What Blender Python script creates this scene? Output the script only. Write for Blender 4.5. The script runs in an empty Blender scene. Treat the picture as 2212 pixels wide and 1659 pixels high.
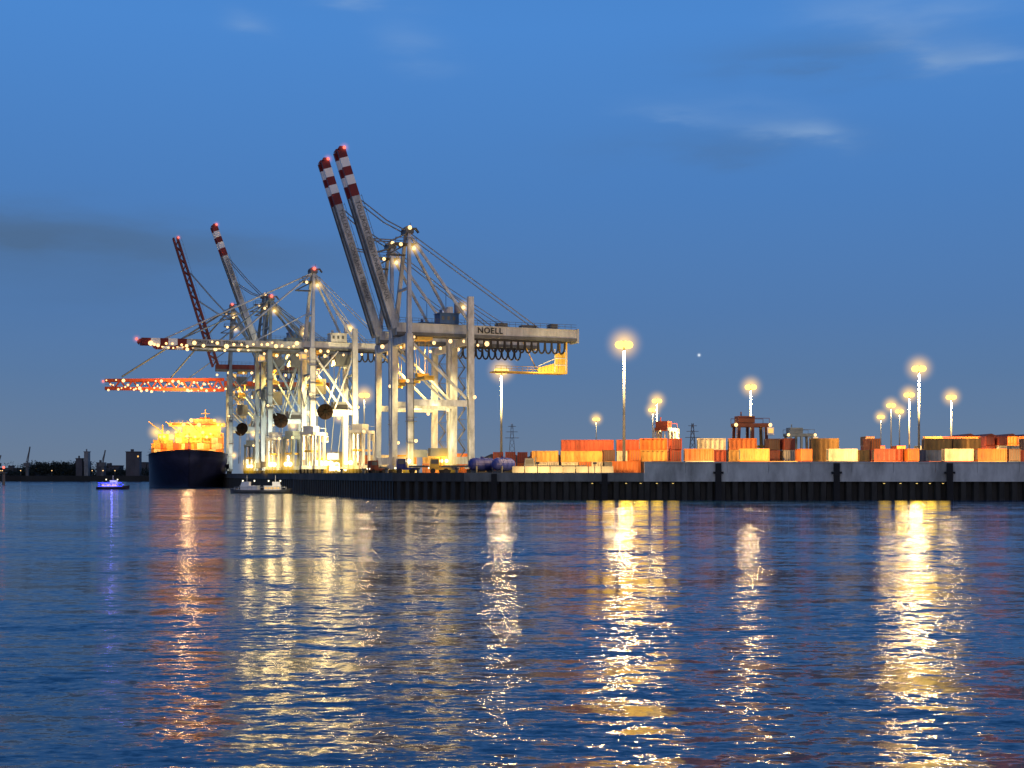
import bpy, math, random
from mathutils import Vector, Matrix
random.seed(11)
U = 0.65            # plan units -> metres
DECK = 8.4          # quay deck level above water (plan units)
scene = bpy.context.scene
COL = scene.collection

# ------------------------------------------------------------------ materials
def nn(nt, t, **k):
    n = nt.nodes.new(t)
    for a, b in k.items(): setattr(n, a, b)
    return n
def paint(name, col, rough=0.5, metal=0.0, var=0.25, scale=0.6, spec=0.4, dirt=None):
    m = bpy.data.materials.new(name); m.use_nodes = True
    nt = m.node_tree; b = nt.nodes['Principled BSDF']
    tc = nn(nt, 'ShaderNodeTexCoord'); mp = nn(nt, 'ShaderNodeMapping')
    mp.inputs['Scale'].default_value = (scale, scale, scale*0.35)
    nz = nn(nt, 'ShaderNodeTexNoise'); nz.inputs['Scale'].default_value = 1.0
    nz.inputs['Detail'].default_value = 6; nz.inputs['Roughness'].default_value = 0.65
    rp = nn(nt, 'ShaderNodeValToRGB')
    d = dirt if dirt else tuple(c*(1-var*1.6) for c in col)
    rp.color_ramp.elements[0].position = 0.3; rp.color_ramp.elements[1].position = 0.62
    rp.color_ramp.elements[0].color = (max(d[0],0), max(d[1],0), max(d[2],0), 1)
    rp.color_ramp.elements[1].color = (*[min(1, c*(1+var*0.3)) for c in col], 1)
    L = nt.links.new
    L(tc.outputs['Object'], mp.inputs['Vector']); L(mp.outputs[0], nz.inputs['Vector'])
    L(nz.outputs['Fac'], rp.inputs['Fac']); L(rp.outputs['Color'], b.inputs['Base Color'])
    b.inputs['Roughness'].default_value = rough; b.inputs['Metallic'].default_value = metal
    b.inputs['Specular IOR Level'].default_value = spec
    return m
def glow(name, col, strength):
    m = bpy.data.materials.new(name); m.use_nodes = True
    nt = m.node_tree; nt.nodes.clear()
    e = nn(nt, 'ShaderNodeEmission'); o = nn(nt, 'ShaderNodeOutputMaterial')
    e.inputs['Color'].default_value = (*col, 1); e.inputs['Strength'].default_value = strength
    nt.links.new(e.outputs[0], o.inputs['Surface'])
    m.cycles.emission_sampling = 'NONE'
    return m
def halo_mat(name, col, k, R):  # emission-only volume: lamp glow painted as a fading sphere, no real mist
    m = bpy.data.materials.new(name); m.use_nodes = True
    nt = m.node_tree; nt.nodes.clear(); L = nt.links.new
    tc = nn(nt, 'ShaderNodeTexCoord'); ln = nn(nt, 'ShaderNodeVectorMath', operation='LENGTH'); L(tc.outputs['Object'], ln.inputs[0])
    a = nn(nt, 'ShaderNodeMath', operation='DIVIDE'); L(ln.outputs['Value'], a.inputs[0]); a.inputs[1].default_value = R*U
    b = nn(nt, 'ShaderNodeMath', operation='SUBTRACT', use_clamp=True); b.inputs[0].default_value = 1; L(a.outputs[0], b.inputs[1])
    c = nn(nt, 'ShaderNodeMath', operation='POWER'); L(b.outputs[0], c.inputs[0]); c.inputs[1].default_value = 2.6
    d = nn(nt, 'ShaderNodeMath', operation='MULTIPLY'); L(c.outputs[0], d.inputs[0]); d.inputs[1].default_value = k
    e = nn(nt, 'ShaderNodeEmission'); e.inputs['Color'].default_value = (*col, 1); L(d.outputs[0], e.inputs['Strength'])
    o = nn(nt, 'ShaderNodeOutputMaterial'); L(e.outputs[0], o.inputs['Volume'])
    m.cycles.emission_sampling = 'NONE'
    return m
M = {}
M['grey'] = paint('crane_grey_paint', (0.50, 0.53, 0.54), 0.5, var=.38)
M['gird'] = paint('girder_grey_paint', (0.46, 0.49, 0.50), 0.5, var=.2)
M['dgrey'] = paint('dark_steel', (0.11, 0.12, 0.125), 0.5)
M['slate'] = paint('slate_blue_steel', (0.18, 0.23, 0.26), 0.5)
M['pale'] = paint('pale_crane_paint', (0.60, 0.61, 0.58), 0.5)
M['red'] = paint('crane_red_paint', (0.36, 0.050, 0.010), 0.45)
M['maroon'] = paint('crane_maroon_paint', (0.13, 0.012, 0.012), 0.45)
M['band'] = paint('band_red', (0.19, 0.010, 0.010), 0.45)
M['white'] = paint('band_white', (0.88, 0.88, 0.86), 0.45, var=0.05)
M['navy'] = paint('hull_navy', (0.02, 0.022, 0.06), 0.4)
M['black'] = paint('rubber_black', (0.02, 0.02, 0.022), 0.7)
M['reel'] = paint('reel_brown', (0.0050, 0.0028, 0.0020), 0.9, spec=.05)
M['reelb'] = paint('reel_black', (0.002, 0.0018, 0.0016), 0.9, spec=.05)
M['dred'] = paint('carrier_dark_red', (0.10, 0.025, 0.018), 0.6)
M['blue'] = paint('machine_blue', (0.03, 0.10, 0.26), 0.45)
M['tank'] = paint('tank_blue', (0.02, 0.035, 0.22), 0.45)
M['letter'] = paint('lettering_dark', (0.010, 0.012, 0.016), 0.6)
M['fletter'] = paint('lettering_faded', (0.11, 0.12, 0.13), 0.6)
M['cable'] = paint('cable_steel', (0.2, 0.22, 0.23), 0.5)
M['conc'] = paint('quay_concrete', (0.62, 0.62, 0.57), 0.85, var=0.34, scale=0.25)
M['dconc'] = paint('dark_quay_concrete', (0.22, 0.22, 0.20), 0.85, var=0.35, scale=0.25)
M['ddconc'] = paint('wet_quay_concrete', (0.075, 0.072, 0.065), 0.85, var=0.35, scale=0.25)  # darkest concrete tone, for the cap segments further left
M['pile'] = paint('sheet_pile', (0.04, 0.037, 0.03), 0.7, var=0.35)
M['land'] = paint('yard_asphalt', (0.06, 0.06, 0.058), 0.9, scale=0.1)
M['shore'] = paint('shore_soil', (0.03, 0.032, 0.03), 0.95, scale=0.05)
M['leaf'] = paint('far_foliage', (0.025, 0.035, 0.025), 0.95, scale=0.4)
M['bwall'] = paint('far_wall', (0.09, 0.09, 0.10), 0.9, scale=0.2)
M['yellow'] = paint('machine_yellow', (0.7, 0.45, 0.07), 0.5)
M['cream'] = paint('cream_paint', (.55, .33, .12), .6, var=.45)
M['brick'] = paint('warehouse_red', (0.22, 0.06, 0.035), 0.85, scale=0.2)
M['lamp'] = glow('sodium_lamp', (1.0, 0.70, 0.20), 1.9)
M['bulb'] = glow('warm_bulb', (1.0, 0.60, 0.24), 2.6)
M['wbulb'] = glow('white_bulb', (1.0, 0.9, 0.62), 2.4)
M['rbulb'] = glow('red_beacon', (1.0, 0.14, 0.10), 2.4)
M['window'] = glow('lit_window', (1.0, 0.55, 0.15), 1.3)
M['bled'] = glow('blue_led', (0.04, 0.05, 1.0), 3)
M['haze'] = halo_mat('lamp_mist', (1.0, .55, .02), .48, 8)
M['rhaze'] = halo_mat('beacon_mist', (1.0, .16, .10), .6, 2.6)
M['bhaze'] = halo_mat('floodlight_mist', (1.0, .60, .14), .75, 4.0)
cont_cols = {'orange': (0.58, 0.15, 0.025), 'amber': (0.62, 0.32, 0.07), 'rust': (0.34, 0.06, 0.025),
             'brown': (0.14, 0.06, 0.035), 'green': (0.09, 0.17, 0.07), 'cream': (0.64, 0.55, 0.38),
             'steel': (0.13, 0.13, 0.14), 'cobalt': (0.03, 0.07, 0.2)}
for k, c in cont_cols.items(): M['c_'+k] = paint('container_'+k, c, 0.5, var=0.38)

# ------------------------------------------------------------------ mesh builder
class MB:
    def __init__(s): s.v = []; s.f = []; s.m = []
    def hexa(s, pts, mi=0):
        b = len(s.v); s.v += [Vector(p) for p in pts]
        for q in ((0,3,2,1),(4,5,6,7),(0,1,5,4),(1,2,6,5),(2,3,7,6),(3,0,4,7)):
            s.f.append([b+i for i in q]); s.m.append(mi)
        return s
    def box(s, x0, x1, y0, y1, z0, z1, mi=0):
        return s.hexa([(x0,y0,z0),(x1,y0,z0),(x1,y1,z0),(x0,y1,z0),(x0,y0,z1),(x1,y0,z1),(x1,y1,z1),(x0,y1,z1)], mi)
    def beam(s, p, q, w, h=None, mi=0, w2=None, h2=None):
        p, q = Vector(p), Vector(q); h = h or w; w2 = w2 or w; h2 = h2 or h
        d = (q-p).normalized(); a = Vector((0,1,0)) if abs(d.y) < 0.9 else Vector((1,0,0))
        b = d.cross(a).normalized(); a = b.cross(d).normalized()
        def ring(c, w, h): return [c-a*w/2-b*h/2, c+a*w/2-b*h/2, c+a*w/2+b*h/2, c-a*w/2+b*h/2]
        return s.hexa(ring(p, w, h)+ring(q, w2, h2), mi)
    def tube(s, p, q, r, n=6, mi=0, r2=None):
        p, q = Vector(p), Vector(q); r2 = r if r2 is None else r2
        d = (q-p).normalized(); a = Vector((0,0,1)) if abs(d.z) < 0.9 else Vector((1,0,0))
        b = d.cross(a).normalized(); a = b.cross(d)
        k = len(s.v)
        for c, rr in ((p, r), (q, r2)):
            for i in range(n):
                t = 2*math.pi*i/n; s.v.append(c+(a*math.cos(t)+b*math.sin(t))*rr)
        for i in range(n):
            j = (i+1) % n; s.f.append([k+i, k+j, k+n+j, k+n+i]); s.m.append(mi)
        s.f.append([k+i for i in range(n)][::-1]); s.m.append(mi)
        s.f.append([k+n+i for i in range(n)]); s.m.append(mi)
        return s
    def path(s, pts, r, n=5, mi=0):
        for a, b in zip(pts[:-1], pts[1:]): s.tube(a, b, r, n, mi)
        return s
    def ball(s, c, r, mi=0, n=8, sz=1.0):
        c = Vector(c); k = len(s.v); R = n//2
        for i in range(1, R):
            ph = math.pi*i/R
            for j in range(n):
                t = 2*math.pi*j/n
                s.v.append(c+Vector((math.sin(ph)*math.cos(t)*r, math.sin(ph)*math.sin(t)*r, math.cos(ph)*r*sz)))
        s.v.append(c+Vector((0,0,r*sz))); s.v.append(c-Vector((0,0,r*sz)))
        top = k+(R-1)*n; bot = top+1
        for j in range(n):
            j2 = (j+1) % n
            s.f.append([top, k+j, k+j2]); s.m.append(mi)
            s.f.append([bot, k+(R-2)*n+j2, k+(R-2)*n+j]); s.m.append(mi)
            for i in range(R-2):
                s.f.append([k+i*n+j, k+(i+1)*n+j, k+(i+1)*n+j2, k+i*n+j2]); s.m.append(mi)
        return s
    def make(s, name, mats, parent=None, loc=(0,0,0), rot=0.0, smooth=False):
        me = bpy.data.meshes.new(name)
        me.from_pydata([tuple(v*U) for v in s.v], [], s.f)
        for m in (mats if isinstance(mats, (list, tuple)) else [mats]): me.materials.append(m)
        me.polygons.foreach_set('material_index', s.m)
        if smooth: me.polygons.foreach_set('use_smooth', [True]*len(s.f))
        me.update()
        o = bpy.data.objects.new(name, me); COL.objects.link(o)
        o.location = Vector(loc)*U; o.rotation_euler[2] = rot
        if parent: o.parent = parent
        return o
def empty(name, loc, rot=0.0, label=None, cat=None, group=None, parent=None):
    o = bpy.data.objects.new(name, None); COL.objects.link(o); o.empty_display_size = 1
    o.location = Vector(loc)*U; o.rotation_euler[2] = rot
    if parent: o.parent = parent
    tag(o, label, cat, group); return o
def tag(o, label=None, cat=None, group=None, kind=None):
    if label: o['label'] = label
    if cat: o['category'] = cat
    if group: o['group'] = group
    if kind: o['kind'] = kind
    return o
def light(kind, loc, power, col=(1, .66, .3), parent=None, radius=1.0, spot=None, aim=None, blend=.6):
    l = bpy.data.lights.new('lamp_light', kind); l.energy = power; l.color = col
    l.shadow_soft_size = radius*U
    o = bpy.data.objects.new('lamp_light', l); COL.objects.link(o); o.location = Vector(loc)*U
    if kind == 'SPOT':
        l.spot_size = math.radians(spot); l.spot_blend = blend
        o.rotation_euler = (Vector(aim)-Vector(loc)).to_track_quat('-Z', 'Y').to_euler()
    if parent: o.parent = parent
    return o
def clone(root, loc, rot=None):
    r = root.copy(); COL.objects.link(r); r.location = Vector(loc)*U
    if rot is not None: r.rotation_euler[2] = rot
    for c in root.children:
        k = c.copy(); COL.objects.link(k); k.parent = r
        for g in c.children:
            q = g.copy(); COL.objects.link(q); q.parent = k
    return r
def lettering(text, size, mat, parent, origin, xdir, ydir, bold=0.0, space=1.0):
    cu = bpy.data.curves.new('lettering', 'FONT'); cu.body = text; cu.size = size*U; cu.extrude = 0.01; cu.offset = bold
    cu.space_character = space
    cu.align_x = 'LEFT'; cu.align_y = 'CENTER'
    t = bpy.data.objects.new('lettering', cu); COL.objects.link(t)
    dg = bpy.context.evaluated_depsgraph_get()
    me = bpy.data.meshes.new_from_object(t.evaluated_get(dg)); bpy.data.objects.remove(t)
    me.materials.clear(); me.materials.append(mat)
    x = Vector(xdir).normalized(); y = Vector(ydir).normalized(); z = x.cross(y)
    mt = Matrix((x, y, z)).transposed().to_4x4(); mt.translation = Vector(origin)*U
    me.transform(mt)
    o = bpy.data.objects.new('lettering', me); COL.objects.link(o); o.parent = parent
    return o
def halo(loc, parent, kind='haze', R=8):  # painted glow sphere around a lamp
    return MB().ball((0,0,0), R, 0, 12).make('light_mist', M[kind], parent, loc=loc)

# ------------------------------------------------------------------ world sky (dusk)
w = bpy.data.worlds.new('World'); scene.world = w; w.use_nodes = True
nt = w.node_tree; nt.nodes.clear(); L = nt.links.new
def mth(op, a, b=None, c=None, clamp=False):
    n = nn(nt, 'ShaderNodeMath', operation=op); n.use_clamp = clamp
    for i, v in enumerate((a, b, c)):
        if v is None: continue
        if isinstance(v, (int, float)): n.inputs[i].default_value = v
        else: L(v, n.inputs[i])
    return n.outputs[0]
tc = nn(nt, 'ShaderNodeTexCoord'); sp = nn(nt, 'ShaderNodeSeparateXYZ'); L(tc.outputs['Generated'], sp.inputs[0])
el = mth('ARCSINE', sp.outputs['Z']); az = mth('ARCTAN2', sp.outputs['X'], sp.outputs['Y'])
rp = nn(nt, 'ShaderNodeValToRGB'); L(mth('DIVIDE', el, 1.5), rp.inputs['Fac'])
cr = rp.color_ramp
stops = [(0.0, (.150,.205,.295)), (.025, (.132,.203,.322)), (.07, (.100,.193,.365)), (.115, (.084,.194,.42)), (.2, (.072,.210,.51)), (.31, (.072,.243,.62)),
         (.55, (.045,.20,.57)), (1.3, (.03,.12,.40))]
cr.elements[0].position = 0; cr.elements[0].color = (*stops[0][1], 1)
cr.elements[1].position = stops[-1][0]/1.5; cr.elements[1].color = (*stops[-1][1], 1)
for e, c in stops[1:-1]:
    x = cr.elements.new(e/1.5); x.color = (*c, 1)
cb = nn(nt, 'ShaderNodeCombineXYZ'); L(mth('MULTIPLY', az, 14), cb.inputs[0]); L(mth('MULTIPLY', el, 60), cb.inputs[1])
nz = nn(nt, 'ShaderNodeTexNoise'); L(cb.outputs[0], nz.inputs['Vector'])
nz.inputs['Scale'].default_value = 1.1; nz.inputs['Detail'].default_value = 4; nz.inputs['Roughness'].default_value = .5
warp = mth('MULTIPLY', mth('SUBTRACT', nz.outputs['Fac'], .5), .03)
def blob(a, e, ra, re, tilt=0.0):
    da = mth('SUBTRACT', az, a); de = mth('ADD', mth('SUBTRACT', el, e), warp)
    de = mth('ADD', de, mth('MULTIPLY', da, tilt))
    d = mth('ADD', mth('POWER', mth('ABSOLUTE', mth('DIVIDE', da, ra)), 2.0), mth('POWER', mth('ABSOLUTE', mth('DIVIDE', de, re)), 2.0))
    return mth('EXPONENT', mth('MULTIPLY', d, -1))
def total(lst):
    acc = None
    for a, e, ra, re, amp, t in lst:
        g = mth('MULTIPLY', blob(a, e, ra, re, t), amp)
        acc = g if acc is None else mth('ADD', acc, g)
    return acc
tex = mth('MULTIPLY', mth('SUBTRACT', nz.outputs['Fac'], .2), 1.9)
lite = mth('MULTIPLY', total([(.200,.238,.034,.006,.62,.12), (.222,.232,.016,.009,.55,.35), (.115,.252,.03,.006,.32,.1), (.265,.302,.050,.013,.34,.25), (.288,.283,.022,.009,.46,.4), (.33,.279,.03,.007,.5,.05),
    (.29,.314,.06,.010,.32,.1), (-.12,.333,.04,.007,.42,.12), (-.187,.309,.014,.007,.36,.2), (-.068,.299,.025,.012,.32,.3), (.17,.255,.05,.008,.16,.1)]), tex)
dark = mth('MULTIPLY', total([(.22,.287,.08,.014,.55,0), (.15,.230,.09,.012,.40,0), (-.34,.166,.08,.012,.45,.05)]), tex)
dark = mth('ADD', dark, total([(-.28,.160,.17,.016,.55,.05), (-.34,.140,.17,.030,.40,.02)]))   # long soft bank
m1 = nn(nt, 'ShaderNodeMix', data_type='RGBA'); L(dark, m1.inputs['Factor']); L(rp.outputs['Color'], m1.inputs['A'])
m1.inputs['B'].default_value = (.076, .152, .290, 1)
m2 = nn(nt, 'ShaderNodeMix', data_type='RGBA'); L(lite, m2.inputs['Factor']); L(m1.outputs['Result'], m2.inputs['A'])
m2.inputs['B'].default_value = (.27, .42, .66, 1)
# warm afterglow of the set sun in the part of the sky behind the photographer
back = mth('MULTIPLY', mth('POWER', mth('MULTIPLY', sp.outputs['Y'], -1, clamp=True), 0.8), mth('EXPONENT', mth('MULTIPLY', mth('ABSOLUTE', el), -1.6)))
m3 = nn(nt, 'ShaderNodeMix', data_type='RGBA'); L(back, m3.inputs['Factor']); L(m2.outputs['Result'], m3.inputs['A'])
m3.inputs['B'].default_value = (.62, .50, .42, 1)
# one early star low over the yard
sd = mth('ADD', mth('POWER', mth('ABSOLUTE', mth('DIVIDE', mth('SUBTRACT', az, .1339), .0009)), 2.0), mth('POWER', mth('ABSOLUTE', mth('DIVIDE', mth('SUBTRACT', el, .0850), .0009)), 2.0))
star = mth('EXPONENT', mth('MULTIPLY', sd, -1))
m4 = nn(nt, 'ShaderNodeMix', data_type='RGBA'); L(star, m4.inputs['Factor']); L(m3.outputs['Result'], m4.inputs['A'])
m4.inputs['B'].default_value = (.9, 1.0, 1.1, 1)
bg = nn(nt, 'ShaderNodeBackground'); L(m4.outputs['Result'], bg.inputs['Color']); bg.inputs['Strength'].default_value = 1.0
ow = nn(nt, 'ShaderNodeOutputWorld'); L(bg.outputs[0], ow.inputs['Surface'])

# ------------------------------------------------------------------ water
def water_mat():
    m = bpy.data.materials.new('harbour_water'); m.use_nodes = True
    nt = m.node_tree; b = nt.nodes['Principled BSDF']; L = nt.links.new
    b.inputs['Base Color'].default_value = (.012, .060, .105, 1)
    b.inputs['Roughness'].default_value = .09; b.inputs['IOR'].default_value = 1.33
    tc = nn(nt, 'ShaderNodeTexCoord'); acc = None
    # wave slopes: several octaves of choppy wind ripples, crests running across the wind
    for fx, fy, ax_, ay_, det in ((.012, .045, .05, .26, 2), (.09, .30, .12, .42, 2), (.60, 1.4, .27, .56, 3), (1.9, 3.8, .30, .56, 2), (6.0, 10.0, .18, .28, 1)):
        mp = nn(nt, 'ShaderNodeMapping'); mp.inputs['Scale'].default_value = (fx, fy, 1)
        mp.inputs['Rotation'].default_value = (0, 0, math.radians(5+fx*2)); mp.inputs['Location'].default_value = (fx*91, fy*37, 0)
        L(tc.outputs['Object'], mp.inputs['Vector'])
        n = nn(nt, 'ShaderNodeTexNoise'); n.inputs['Scale'].default_value = 1; n.inputs['Detail'].default_value = det
        n.inputs['Distortion'].default_value = .5
        L(mp.outputs[0], n.inputs['Vector'])
        s = nn(nt, 'ShaderNodeVectorMath', operation='SUBTRACT'); L(n.outputs['Color'], s.inputs[0]); s.inputs[1].default_value = (.5, .5, .5)
        k = nn(nt, 'ShaderNodeVectorMath', operation='MULTIPLY'); L(s.outputs[0], k.inputs[0]); k.inputs[1].default_value = (ax_, ay_, 0)
        if acc is None: acc = k.outputs[0]
        else:
            a = nn(nt, 'ShaderNodeVectorMath', operation='ADD'); L(acc, a.inputs[0]); L(k.outputs[0], a.inputs[1]); acc = a.outputs[0]
    # gust patches modulate the chop
    mp = nn(nt, 'ShaderNodeMapping'); mp.inputs['Scale'].default_value = (.008, .05, 1); L(tc.outputs['Object'], mp.inputs['Vector'])
    g = nn(nt, 'ShaderNodeTexNoise'); g.inputs['Scale'].default_value = 1; g.inputs['Detail'].default_value = 3; L(mp.outputs[0], g.inputs['Vector'])
    gr = nn(nt, 'ShaderNodeMapRange'); L(g.outputs['Fac'], gr.inputs['Value'])
    gr.inputs['From Min'].default_value = .3; gr.inputs['From Max'].default_value = .7; gr.inputs['To Min'].default_value = .6; gr.inputs['To Max'].default_value = 1.4
    sc = nn(nt, 'ShaderNodeVectorMath', operation='SCALE'); L(acc, sc.inputs[0]); L(gr.outputs[0], sc.inputs['Scale'])
    up = nn(nt, 'ShaderNodeVectorMath', operation='ADD'); L(sc.outputs[0], up.inputs[0]); up.inputs[1].default_value = (0, 0, 1)
    no = nn(nt, 'ShaderNodeVectorMath', operation='NORMALIZE'); L(up.outputs[0], no.inputs[0])
    L(no.outputs[0], b.inputs['Normal'])
    return m
wb = MB(); wb.v = [Vector(p) for p in ((-9000,-300,0),(9000,-300,0),(9000,14000,0),(-9000,14000,0))]; wb.f = [[0,1,2,3]]; wb.m = [0]
tag(wb.make('water', water_mat()), 'rippled dark blue harbour water reflecting lamps', 'water', kind='structure')

# ------------------------------------------------------------------ quay
edge = [(300,423), (41,432), (-15,434), (-39,453), (-66,525), (-97,615), (-112,650), (-156,800), (-176,860), (-262,1180), (-420,1800)]
deck = MB()
poly = edge+[(-2600, 9000), (9000, 9000), (9000, 423)]
deck.v += [Vector((x, y, DECK)) for x, y in poly]; deck.f.append(list(range(len(poly)))[::-1]); deck.m.append(0)
deck.make('ground', M['land'])['kind'] = 'structure'
cap = MB(); pile = MB()
full = [(9000, 423)]+edge
def off(p, q, d):
    v = Vector((q[0]-p[0], q[1]-p[1])).normalized(); return Vector((-v.y, v.x))*d
for si, (p, q) in enumerate(zip(full[:-1], full[1:])):
    n = off(p, q, 1.0)
    if n.y > 0 and abs(n.y) > abs(n.x): n = -n
    if n.x > 0 and abs(n.x) > abs(n.y): n = -n
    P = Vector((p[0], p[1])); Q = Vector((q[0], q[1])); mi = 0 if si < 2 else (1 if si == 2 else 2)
    cap.hexa([(*P, 5.8), (*Q, 5.8), (*(Q-n*3), 5.8), (*(P-n*3), 5.8), (*P, DECK+.15), (*Q, DECK+.15), (*(Q-n*3), DECK+.15), (*(P-n*3), DECK+.15)], mi)
    if p[0] > 5000:
        pile.hexa([(*(P-n*1), -3), (*(Q-n*1), -3), (*(Q-n*2), -3), (*(P-n*2), -3), (*(P-n*1), 5.8), (*(Q-n*1), 5.8), (*(Q-n*2), 5.8), (*(P-n*2), 5.8)]); continue
    ln = (Q-P).length; t = 0; d = (Q-P).normalized(); pts = []
    while t < ln:
        for dt, dep in ((0, .25), (1.5, .25), (2.0, 1.7), (3.4, 1.7)):
            if t+dt < ln: pts.append(P+d*(t+dt)-n*dep)
        t += 3.9
    pts.append(Q-n*.7)
    k = len(pile.v)
    for a in pts: pile.v += [Vector((*a, -3)), Vector((*a, 5.79))]
    for i in range(len(pts)-1): pile.f.append([k+2*i, k+2*i+2, k+2*i+3, k+2*i+1]); pile.m.append(0)
quay = empty('quay_wall', (0,0,0), label='concrete capped harbour quay on dark steel sheet piles', cat='quay wall')
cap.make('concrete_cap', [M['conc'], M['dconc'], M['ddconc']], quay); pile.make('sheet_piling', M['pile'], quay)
yl = lambda x: 434-(x+15)*2/56 if x < 41 else 432-(x-41)*9/259
fwall = MB()
for x0 in [41.2+i*12.8 for i in range(20)]:
    y0, y1 = yl(x0)+.05, yl(x0+12.74)+.05
    for z0, z1, dd in ((DECK+.15, 11.6, 0), (11.6, 11.95, .18)):
        fwall.hexa([(x0+.04, y0-dd, z0), (x0+12.74, y1-dd, z0), (x0+12.74, y1+1.6, z0), (x0+.04, y0+1.6, z0),
                    (x0+.04, y0-dd, z1), (x0+12.74, y1-dd, z1), (x0+12.74, y1+1.6, z1), (x0+.04, y0+1.6, z1)])
tag(fwall.make('flood_wall', M['conc']), 'grey weathered concrete flood wall along the quay', 'wall')
for X in (-5.6, 28.8, 64, 100.4, 135, 170):
    y = yl(X)-.1; zt = 11.5 if X > 45 else 8.3
    m = MB(); m.box(-.9, .9, -.75, -.05, -2, zt); m.box(-1.6, -.9, -.6, -.1, zt-3.2, zt-2.6); m.box(.9, 1.6, -.6, -.1, zt-3.2, zt-2.6)
    for i in range(9): m.box(-.7, .7, -.95, -.75, .3+i*.9, .55+i*.9)
    m.tube((-1.25, -.6, zt-3), (-1.25, -1.1, zt-3), .3); m.tube((1.25, -.6, zt-3), (1.25, -1.1, zt-3), .3)
    tag(m.make('fender_post', M['black'], loc=(X, y, 0)), 'black vertical fender post with ladder rungs on quay wall', 'fender post', 'fender posts along the quay wall')
for i, (a, b) in enumerate(((-20, 439), (-33, 449), (-45, 470), (-56, 500), (-68, 532), (-80, 566), (-92, 600))):
    m = MB(); m.tube((0,0,0), (0,0,1.0), .45, 10); m.tube((0,0,1.0), (0,0,1.5), .45, 10, r2=.85); m.tube((0,0,1.5), (0,0,1.7), .85, 10, r2=.7)
    tag(m.make('bollard', M['dgrey'], loc=(a+2.5, b+1.5, DECK+.15)), 'dark mooring bollard on the quay edge', 'bollard', 'mooring bollards on the quay')
# lamps added under the coping to make the amber pools on the water
for X, pw, rad in ((25, .3, 2), (30, .7, 2), (35.5, 1.3, 2.4), (40, 1.3, 2.4), (45, .7, 2), (50, .3, 2), (115, .3, 2), (120, .8, 2), (125, 1.3, 2.4), (129, 1.0, 2), (133, .4, 2)):
    R = empty('quay_lamp', (X, yl(X), 5.2), 0, 'small amber lamp under the quay coping', 'lamp', 'lamps under the quay coping')
    MB().box(-.35, .35, -.5, -.02, .1, .5).make('housing', M['black'], R); MB().box(-.25, .25, -.45, -.1, -.02, .09).make('lens', M['lamp'], R)
    light('SPOT', (0, -1.2, -2.6), 210*pw, (1, .60, .05), R, rad, 155, (0, -8, -4), .6)

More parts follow.
